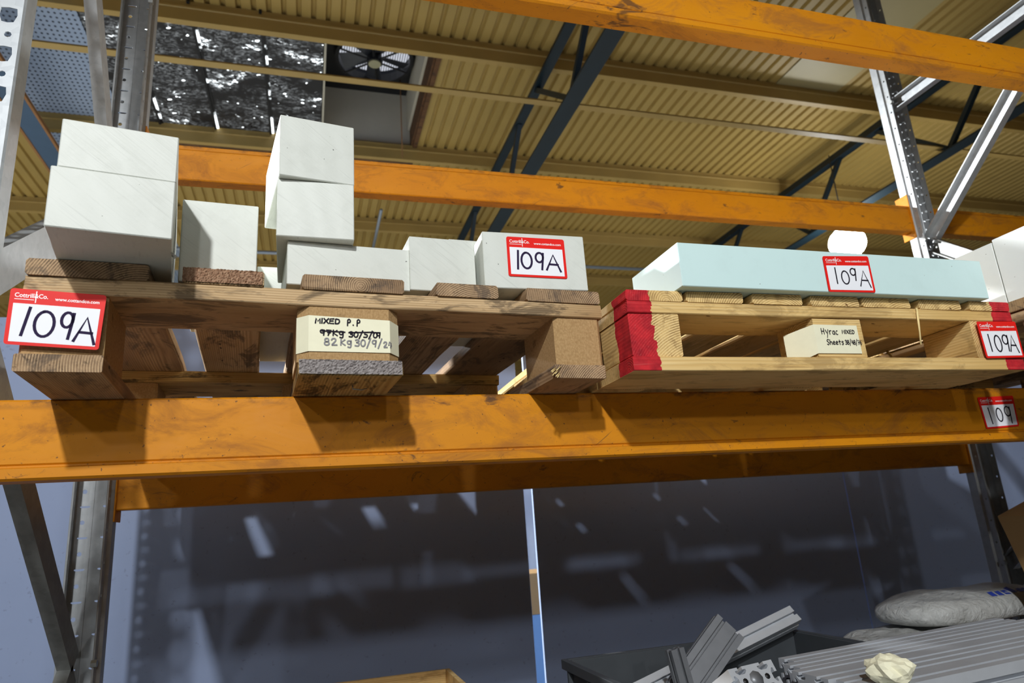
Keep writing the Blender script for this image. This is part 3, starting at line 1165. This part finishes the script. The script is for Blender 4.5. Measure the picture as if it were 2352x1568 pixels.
t1, t2, t3, t4 = .0225, .1035, .1270, .1490
for (x0, x1, mat) in ((-.001, .096, 'grey_end_wood'), (.334, .481, 'stained_wood'), (.728, .819, 'grey_end_wood')):
    board('bottom_board', mat, lp, x0, x1, 0, 1.2, 0, t1 - .0003)
for yi, (y0, y1) in enumerate(((.004, .145), (.53, .67), (1.055, 1.197))):
    for (x0, x1, ch) in ((.002, .095, .004), (.333, .479, .016), (.7345, .819, .006)):
        chamfer_block('block', 'chip_block', lp, x0, x1, y0, y1, t1, t2 - .0003, ch)
for (y0, y1, mat) in ((0, .145, 'weathered_wood'), (.525, .675, 'stained_wood'), (1.055, 1.2, 'stained_wood')):
    board('stringer_board', mat, lp, .0, .821, y0, y1, t2, t3 - .0003, jitter=.0018)
deck = [(.0008, .1411, 'grey_end_wood'), (.1811, .285, 'weathered_wood'), (.3366, .485, 'grey_end_wood'),
        (.536, .6378, 'grey_end_wood'), (.6852, .8181, 'grey_end_wood')]
for x0, x1, mat in deck:
    board('deck_board', mat, lp, x0, x1, -.002, 1.2, t3, t4, bevel=.003, jitter=.0016)
# frayed saw-cut ends of two boards
for x0, x1, z0, z1, mat in ((.1815, .284, t3 + .001, t4 - .001, 'brown_end_grain'), (.335, .480, .0008, t1 - .001, 'frayed_end_grain')):
    bm = bmesh.new()
    nx, nz = 60, 10
    g = [[bm.verts.new((x0 + (x1 - x0) * i / nx, -.003 - random.random() * .003, z0 + (z1 - z0) * j / nz)) for j in range(nz + 1)] for i in range(nx + 1)]
    for i in range(nx):
        for j in range(nz):
            bm.faces.new((g[i][j], g[i + 1][j], g[i + 1][j + 1], g[i][j + 1]))
    bk = [[bm.verts.new((x0 + (x1 - x0) * a, 0.0005, z0 + (z1 - z0) * b)) for b in (0, 1)] for a in (0, 1)]
    bm.faces.new((bk[0][0], bk[0][1], bk[1][1], bk[1][0]))
    from_bm('frayed_end', bm, mat, lp)['kind'] = 'stuff'
# bent staple under the middle board
tube('staple', 'bolt_steel', lp, [(.418, .07, .0), (.418, .07, -.005), (.432, .072, -.006), (.440, .076, -.003)], .0012, 5)
# splinters at the broken lower corner
for i in range(7):
    x = .727 + random.uniform(-.004, .010)
    tube('splinter', 'splinter_wood', lp, [(x, -.001, .006 + i * .002), (x - .008 - .004 * random.random(), -.006 - .006 * random.random(), -.002 + i * .002)], .0009, 4)

LP = location_label(lp, [(-.0109, -.004, .1057), (.0943, -.004, .1016), (.0908, -.004, .0278), (-.0113, -.004, .0329)],
               'red-bordered 109A card on the left block', num_strokes([
                   ('1', .12, .17, .10, .50, .10), ('0', .275, .17, .22, .45, .02), ('9', .545, .16, .15, .48, .03), ('A', .715, .13, .225, .43, 0)]))

# masking tape with hand-written weights on the middle block
tp = bmesh.new()
path = [(.3335, .030), (.332, .0195), (.3478, .0025), (.4642, .0025), (.4802, .0195), (.4795, .024)]
zt0 = [.088, .0885, .0885, .0850, .0825, .0825]
zb0 = [.034, .0345, .0350, .0350, .0335, .0335]
a = [tp.verts.new((x, y, z)) for (x, y), z in zip(path, zt0)]
b = [tp.verts.new((x, y, z)) for (x, y), z in zip(path, zb0)]
for i in range(len(path) - 1): tp.faces.new((a[i], a[i + 1], b[i + 1], b[i]))
tape = from_bm('masking_tape', tp, 'masking_tape', lp)
tape['label'] = 'cream masking tape reading MIXED P.P with weights'
tape.modifiers.new('thickness', 'SOLIDIFY').thickness = .0004
fm = lambda u, v: Vector((u, .0016 if u < .4642 else .0016 + (u - .4642) * 1.05, v))
bm = bmesh.new()
L = text_line('MIXED', .3570, .0770, .0065, .0072, .0014, .05) + text_line('P.P', .4005, .0755, .0060, .0082, .0028, .1)
L += text_line('97Kg', .3635, .0590, .0070, .0082, .0018, 0) + [[(.366, .0655), (.3985, .0645)]]
L += text_line('30/5/0', .4040, .0575, .0060, .0080, .0010, .1) + text_line('9', .4440, .0575, .006, .008, .001) + [[(.404, .0640), (.4400, .0660)], [(.436, .0652), (.4495, .0655)]]
ribbons(bm, L, .0019, fm)
from_bm('struck_out_writing', bm, 'ink_black', tape)
bm = bmesh.new()
L = text_line('82', .3690, .0445, .0080, .0100, .0022) + text_line('Kg', .3920, .0450, .0070, .0085, .0022) + text_line('30/9/', .4125, .0440, .0068, .0098, .0014, .05) + text_line('24', .4540, .0430, .0055, .0085, .0014, .05)
ribbons(bm, L, .0020, fm)
from_bm('weight_writing', bm, 'ink_grey', tape)

# ------------------------------------------------------------------ right pallet
QX, QY = .492, -.168
rp = empty('wooden_pallet', (QX, QY, ZB))
tag(rp, 'yellow pine pallet with red-painted corners under the mint slab', 'pallet', 'wooden pallets on the orange beam')
u1, u2, u3, u4 = .0240, .0970, .1180, .1365
W2 = .830
board('bottom_board', 'painted_pine', rp, 0, W2, 0, .145, 0, u1, jitter=.0015)
board('bottom_board', 'fresh_pine', rp, 0, W2, 1.105, 1.2, 0, u1)
for x0, x1 in ((0, .095), (.365, .46), (.733, .828)):
    board('bottom_board', 'fresh_pine', rp, x0, x1, .147, 1.103, 0, u1)
for (y0, y1) in ((.003, .10), (.54, .64), (1.10, 1.197)):
    for x0, x1 in ((.001, .092), (.360, .464), (.721, .828)):
        board('block', 'painted_pine' if y0 < .1 else 'fresh_pine', rp, x0, x1, y0, y1 + (.012 if x1 < .2 or x1 > .8 else 0), u1 + .0004, u2 - .0004, bevel=.002)
for (y0, y1) in ((0, .12), (.53, .65), (1.08, 1.2)):
    board('stringer_board', 'painted_pine' if y0 == 0 else 'fresh_pine', rp, .0, W2, y0, y1, u2, u3 - .0003)
for x0, x1 in ((0, .104), (.111, .221), (.239, .342), (.36, .465), (.474, .583), (.604, .705), (.727, .830)):
    board('deck_board', 'painted_pine' if x0 == 0 or x1 > .8 else 'fresh_pine', rp, x0, x1, -.001, 1.2, u3, u4, bevel=.003)
tube('splinter', 'splinter_wood', rp, [(.594, -.003, .118), (.590, -.004, .09), (.583, -.004, .047)], .0016, 5)
tube('splinter', 'splinter_wood', rp, [(.592, -.003, .110), (.586, -.004, .07)], .0010, 5)
tube('splinter', 'splinter_wood', rp, [(.72, .17, .035), (.82, .30, .118)], .003, 5)

location_label(rp, [(.7286, -.0045, .0938), (.8284, -.0045, .0958), (.8279, -.0045, .0236), (.7312, -.0045, .0216)],
               'red-bordered 109A card on the right-hand block', num_strokes([
                   ('1', .15, .18, .10, .46, -.02), ('0', .31, .17, .18, .44, 0), ('9', .52, .18, .17, .45, .02), ('A', .68, .17, .21, .44, 0)]), ink='ink_black', pen=.0030)
bm = bmesh.new()
path = [(.328, .046), (.346, .020), (.3585, .0018), (.452, .0018)]
zt0 = [.0745, .080, .0835, .0830]
zb0 = [.0245, .0255, .0310, .0310]
a = [bm.verts.new((x, y, z)) for (x, y), z in zip(path, zt0)]
b = [bm.verts.new((x, y, z)) for (x, y), z in zip(path, zb0)]
for i in range(len(path) - 1): bm.faces.new((a[i], a[i + 1], b[i + 1], b[i]))
tape = from_bm('masking_tape', bm, 'masking_tape', rp)
tape['label'] = 'cream masking tape reading Hyrac mixed sheets'
tape.modifiers.new('thickness', 'SOLIDIFY').thickness = .0004
bm = bmesh.new()
L = text_line('Hy', .372, .0660, .0070, .0105, .0018) + text_line('rac', .3885, .0655, .0056, .0100, .0014) + text_line('MIXED', .4170, .0675, .0050, .0068, .0012)
L += text_line('Sheets', .3800, .0470, .0052, .0090, .0010) + text_line('38/48/76', .4190, .0475, .0042, .0078, .0004)
ribbons(bm, L, .0013, lambda u, v: Vector((u, .0008, v)))
from_bm('handwriting', bm, 'ink_black', tape)

# number card on the beam itself
bo = Vector(mid_front.location)
location_label(mid_front, [Vector(p) - bo for p in ((1.3922, .0018, .2053), (1.4965, .0018, .2078), (1.4919, .0018, .1401), (1.3966, .0018, .1359))],
               'red-bordered 109 card on the orange beam', num_strokes([
                   ('1', .18, .15, .10, .50, -.06), ('0', .40, .20, .18, .42, -.02), ('9', .66, .12, .20, .55, -.04)]), ink='ink_black', pen=.0030)

# ------------------------------------------------------------------ third pallet at the right edge
tp3 = empty('wooden_pallet', (1.352, -.262, ZB))
tag(tp3, 'brown pallet under the white boxes at the right edge', 'pallet', 'wooden pallets on the orange beam')
for y0, y1 in ((0, .10), (.55, .65), (1.1, 1.2)):
    board('bottom_board', 'stained_wood', tp3, 0, .80, y0, y1, 0, .022)
    for x0, x1 in ((0, .1), (.33, .47), (.70, .80)):
        board('block', 'brown_plank' if y0 == 0 else 'stained_wood', tp3, x0 + .002, x1 - .002, y0 + .002, y1 - .002, .0223, .0997)
for x0, x1 in ((0, .1), (.35, .45), (.70, .80)):
    board('stringer_board', 'weathered_wood', tp3, x0, x1, 0, 1.2, .10, .1218)
for i in range(8):
    y0 = i * .152
    board('deck_board', 'fresh_pine' if i % 2 else 'weathered_wood', tp3, -.004, .80, y0, y0 + .136, .122, .1435)

# ------------------------------------------------------------------ plastic blocks


def slab(name, label, cat, group, x, y, z, wx, dy, hz, yaw, mat, bevel=.0012):
    """x, y = front-left bottom corner"""
    bm = bmesh.new()
    add_box(bm, -wx / 2, wx / 2, -dy / 2, dy / 2, -hz / 2, hz / 2, bevel)
    c, s = math.cos(yaw), math.sin(yaw)
    o = from_bm(name, bm, mat, None, (x + wx / 2 * c - dy / 2 * s, y + wx / 2 * s + dy / 2 * c, z + hz / 2), (0, 0, yaw))
    tag(o, label, cat, group)
    return o


ZT = ZB + t4 + .0006
gp = 'grey plastic offcuts on the weathered pallet'
a1 = slab('plastic_block', 'wide grey plastic block at the pallet\'s left corner, lower of two', 'plastic block', gp, -.298, -.274, ZT, .134, .34, .079, R(9.5), 'grey_plastic')
slab('plastic_block', 'wide grey plastic block on top of the pile at the pallet\'s left corner', 'plastic block', gp, -.2925, -.2715, ZT + .0795, .1285, .34, .0655, R(9.6), 'grey_plastic')
slab('plastic_block', 'half-shaded upright grey block right of the left corner pile', 'plastic block', gp, -.183, -.103, ZT, .106, .26, .130, R(4.5), 'grey_plastic')
slab('plastic_block', 'low wide grey block under the tall two-block stack', 'plastic block', gp, -.0335, -.106, ZT, .191, .20, .0705, R(4.5), 'grey_plastic')
slab('plastic_block', 'lower block of the tall stack, balanced on the low wide block', 'plastic block', gp, -.0496, -.121, ZT + .0712, .115, .205, .095, R(1.5), 'grey_plastic')
slab('plastic_block', 'skewed topmost block of the tall stack in the middle', 'plastic block', gp, -.0468, -.133, ZT + .1668, .1145, .20, .1045, R(9.0), 'grey_plastic')
slab('plastic_block', 'small pale block far back, glimpsed left of the tall stack', 'plastic block', gp, -.0925, .12, ZT, .17, .25, .116, R(2), 'grey_plastic')
slab('plastic_block', 'grey block with curved saw marks left of the labelled block', 'plastic block', gp, .1535, -.098, ZT, .1105, .115, .0925, R(4.0), 'grey_plastic')
slab('plastic_block', 'block peeking out behind the saw-marked block and the labelled one', 'plastic block', gp, .247, .035, ZT, .13, .20, .152, R(3), 'grey_plastic')
hb_ = slab('plastic_block', 'grey block with a 109A card at the pallet\'s right end', 'plastic block', gp, .2705, -.119, ZT, .1785, .15, .0985, R(-.5), 'grey_plastic')


for i in range(9):
    y = -.17 + .045 + i * .0035
    z = -.0395 + i * .001
    tube('burr', 'grey_plastic', a1, [(.0668, y, z), (.0685 + random.random() * .003, y - .002, z - .001 - random.random() * .003),
                                      (.0690 + random.random() * .004, y - .004, z - .004 - random.random() * .004)], .0011, 5)


def on_block(o, pts):
    inv = Matrix.LocRotScale(o.location, o.rotation_euler, None).inverted()
    return [inv @ Vector(p) for p in pts]


location_label(hb_, on_block(hb_, [(.311, -.1196, .4667), (.4127, -.1204, .4662), (.4131, -.1204, .3952), (.3107, -.1196, .3965)]),
               'red-bordered 109A card', num_strokes([
                   ('1', .12, .19, .10, .46, .02), ('0', .225, .21, .19, .40, .0), ('9', .46, .20, .16, .43, .03), ('A', .655, .20, .24, .38, 0)]))
ZR = ZB + u4 + .0006
sb = slab('plastic_slab', 'long mint-green plastic slab lying on the yellow pine pallet', 'plastic slab', None, .586, -.191, ZR, .669, .168, .0775, R(.5), 'mint_plastic')
location_label(sb, on_block(sb, [(.8770, -.1892, .4305), (.9795, -.1886, .4355), (.9795, -.1886, .3650), (.8760, -.1892, .3630)]),
               'faded red-bordered 109A card', num_strokes([
                   ('1', .17, .23, .10, .44, -.02), ('0', .32, .22, .17, .36, 0), ('9', .52, .32, .14, .34, .02), ('A', .70, .17, .22, .42, 0)]), ink='ink_black', pen=.0026)

slab('white_box', 'rear of the two overexposed white boxes at the right edge', 'box', 'white boxes at the right edge', 1.368, -.135, ZB + .144, .78, .95, .138, 0, 'white_plastic')
slab('white_box', 'front of the two overexposed white boxes at the right edge', 'box', 'white boxes at the right edge', 1.366, -.36, ZB + .144, .78, .222, .142, 0, 'white_plastic')

# ------------------------------------------------------------------ level below
ZS = -.62 + .0005


def open_crate(name, label, cat, x0, x1, y0, y1, z0, z1, mat, wall_t, ribs=False):
    e = empty(name, ((x0 + x1) / 2, (y0 + y1) / 2, z0))
    tag(e, label, cat)
    hx, hy, h = (x1 - x0) / 2, (y1 - y0) / 2, z1 - z0
    box('base', mat, e, -hx, hx, -hy, hy, 0, wall_t, .001)
    for nm, a in (('side_wall', (-hx, -hx + wall_t, -hy, hy)), ('side_wall', (hx - wall_t, hx, -hy, hy)),
                  ('end_wall', (-hx + wall_t, hx - wall_t, hy - wall_t, hy)), ('end_wall', (-hx + wall_t, hx - wall_t, -hy, -hy + wall_t))):
        box(nm, mat, e, *a, wall_t, h, .001)
    if ribs:
        for s in (-1, 1):
            box('rim', mat, e, s * (hx + .006) - .006, s * (hx + .006) + .006, -hy - .012, hy + .012, h - .018, h + .002, .001)
            box('rim', mat, e, -hx, hx, s * (hy + .006) - .006, s * (hy + .006) + .006, h - .018, h + .002, .001)
            box('rib', mat, e, s * (hx + .005) - .005, s * (hx + .005) + .005, -hy - .01, hy + .01, h - .06, h - .052, .0005)
            for i in range(6):
                y = -hy + .02 + i * (2 * hy - .04) / 5
                box('rib', mat, e, s * (hx + .005) - .005, s * (hx + .005) + .005, y - .004, y + .004, h - .06, h - .018, .0005)
    return e


open_crate('plastic_crate', 'dark grey plastic crate holding aluminium profile offcuts', 'crate', .561, 1.160, -.16, .444, ZS, -.292, 'crate_grey', .006, True)
pb = open_crate('plywood_box', 'open plywood box at the bottom edge left of the crate', 'box', -.30, .362, .25, .812, ZS, -.342, 'fresh_pine', .012)


def ext_profile(n, s=.04, slot=.0082, lip=.0045, depth=.011):
    """outline of an aluminium T-slot extrusion n modules wide"""
    W_, H_ = n * s, s
    pts = []

    def side(p, d, nrm, cnt):
        for i in range(cnt):
            c = (i + .5) * s
            for t, e in ((c - slot / 2, 0), (c - slot / 2, lip), (c - .010, lip), (c - .010, lip + .003), (c - .005, depth),
                         (c + .005, depth), (c + .010, lip + .003), (c + .010, lip), (c + slot / 2, lip), (c + slot / 2, 0)):
                pts.append((p[0] + d[0] * t + nrm[0] * e, p[1] + d[1] * t + nrm[1] * e))
    hw, hh = W_ / 2, H_ / 2
    pts.append((-hw, -hh)); side((-hw, -hh), (1, 0), (0, 1), n)
    pts.append((hw, -hh)); side((hw, -hh), (0, 1), (-1, 0), 1)
    pts.append((hw, hh)); side((hw, hh), (-1, 0), (0, -1), n)
    pts.append((-hw, hh)); side((-hw, hh), (0, -1), (1, 0), 1)
    return pts


def profile_bar(label, p0, p1, n, mat, up=Vector((0, 0, 1)), s=.04, bores=False):
    p0, p1 = Vector(p0), Vector(p1)
    o = (p0 + p1) / 2
    e = empty('aluminium_profile', o)
    tag(e, label, 'metal profile', 'aluminium profiles on the lower level')
    swept('extrusion', mat, e, ext_profile(n, s), p0 - o, p1 - o, up)
    if bores:
        d = (p1 - p0).normalized()
        sd = d.cross(up).normalized()
        for i in range(n):
            c = p0 - o + sd * ((i + .5) * s - n * s / 2)
            tube('bore', 'fan_black', e, [c - d * .0006, c + d * .01], .0045, 8)
        for i in range(n - 1):
            c = p0 - o + sd * ((i + 1) * s - n * s / 2)
            tube('chamber', 'aluminium_shaded', e, [c - d * .0004, c + d * .01], .012, 8)
    return e


profile_bar('dark wide aluminium profile leaning up out of the crate', (.909, .335, -.247), (.62, .30, -.475), 2, 'aluminium_shaded', Vector((.25, -.80, .55)), .036)
profile_bar('bright aluminium profile sticking out behind the dark one', (1.137, .405, -.254), (.60, .40, -.400), 1, 'aluminium', Vector((0, -.75, .65)))
profile_bar('short aluminium profile with its slotted end facing the camera', (.652, -.135, -.243), (.635, .04, -.345), 2, 'aluminium', Vector((-.05, .1, 1)), .0425, True)
profile_bar('small dark profile piece lying across the dark wide profile', (.730, .262, -.262), (.752, .245, -.43), 1, 'aluminium_shaded', Vector((0, -1, .1)), .030)
profile_bar('long aluminium profile at the back of the bundle on the right', (.790, -.022, -.2685), (1.320, -.002, -.2570), 1, 'aluminium')
profile_bar('long aluminium profile second from the back of the bundle', (.765, -.069, -.2685), (1.44, -.047, -.2530), 1, 'aluminium')
profile_bar('long wide aluminium profile in the middle of the bundle', (.745, -.136, -.2685), (1.46, -.114, -.2520), 2, 'aluminium')
profile_bar('long wide aluminium profile at the front of the bundle', (.755, -.224, -.2685), (1.44, -.202, -.2520), 2, 'aluminium')
# support for the right-hand end of the bundle
sup = empty('timber_bearer', (1.29, -.08, ZS))
tag(sup, 'timber bearer under the right end of the profile bundle', 'timber')
board('bearer', 'brown_plank', sup, -.04, .04, -.15, .16, 0, .3405)

# planks and bags
bp = empty('plank_stack', (1.80, .66, ZS))
tag(bp, 'dark brown planks carrying the white bags', 'planks')
for j in range(3):
    board('bearer', 'brown_plank', bp, -.52 + j * .47, -.44 + j * .47, -.2, .2, 0, .14)
for i in range(3):
    board('plank', 'brown_plank', bp, -.58, .49, -.22 + i * .135, -.095 + i * .135, .1405, .162)


def bag(label, c, sx, sy, sz, yaw, seed):
    rnd = random.Random(seed)
    bm = bmesh.new()
    bmesh.ops.create_uvsphere(bm, u_segments=36, v_segments=20, radius=1)
    ph = [rnd.uniform(0, 6.28) for _ in range(8)]
    for v in bm.verts:
        x, y, z = v.co
        f = lambda t, p: math.copysign(abs(t) ** p, t)
        x, y = f(x, .62), f(y, .70)
        z = f(z, .8)
        if z < -.55: z = -.55
        wob = .06 * math.sin(5 * x + ph[0]) * math.cos(4 * y + ph[1]) + .035 * math.sin(11 * x + ph[2] + 3 * y) + .02 * math.sin(17 * y + 9 * x + ph[3])
        if z > -.5: z += wob * 1.6
        v.co = Vector((x * sx, y * sy, (z + .55) * sz / 1.55))
    o = from_bm('plastic_bag', bm, 'bag_film', None, c, (0, 0, yaw), smooth=True)
    tag(o, label, 'bag', 'white bags on the lower level')
    return o


zbg = ZS + .163
bag('lower crumpled white bag lying on the dark planks', (1.69, .63, zbg), .21, .15, .098, R(4), 1)
b2 = bag('upper bulging white bag with blue print on top of the pile', (1.93, .640, zbg + .1095), .30, .135, .075, R(3), 5)
bm = bmesh.new()
rnd = random.Random(4)
for i in range(9):
    x = -.02 + i * .03
    zz = .094 + rnd.uniform(-.004, .004)
    hgt = rnd.uniform(.02, .045)
    y = -.08
    q = [bm.verts.new(p) for p in ((x, y - .04, zz - .012), (x + .022, y - .04, zz - .014), (x + .026, y - .04 + hgt, zz + .004), (x + .004, y - .04 + hgt * .8, zz + .004))]
    bm.faces.new(q)
pr = from_bm('blue_print', bm, 'blue_print', b2)
sw = pr.modifiers.new('wrap', 'SHRINKWRAP')
sw.target = b2
sw.offset = .0015
pr['label'] = 'smudged blue printing'


def crumple(label, c, r, seed):
    rnd = random.Random(seed)
    bm = bmesh.new()
    bmesh.ops.create_icosphere(bm, subdivisions=3, radius=r)
    for v in bm.verts:
        q = v.co / r
        v.co *= 1 + .16 * math.sin(5 * q.x + 3 * q.z) * math.cos(6 * q.y + 2 * q.x) + rnd.uniform(-.04, .04)
        v.co.z *= .62
        v.co.z += r * .45
    o = from_bm('tape_wad', bm, 'masking_tape', None, c)
    return tag(o, label, 'masking tape')


crumple('crumpled cream tape wad on the front profile bundle', (.800, -.243, -.2442), .031, 3)
cb = box('cardboard_box', 'cardboard', None, -.16, .16, -.11, .11, -.292, .292, .002)
tilt = R(-17)
up_ = Vector((math.sin(tilt), 0, math.cos(tilt)))
rt_ = Vector((math.cos(tilt), 0, -math.sin(tilt)))
cb.location = Vector((1.875, .31, -.060)) - up_ * .292 + rt_ * .16
cb.rotation_euler = (0, tilt, 0)
tag(cb, 'tilted brown cardboard box at the right edge below the beam', 'box')
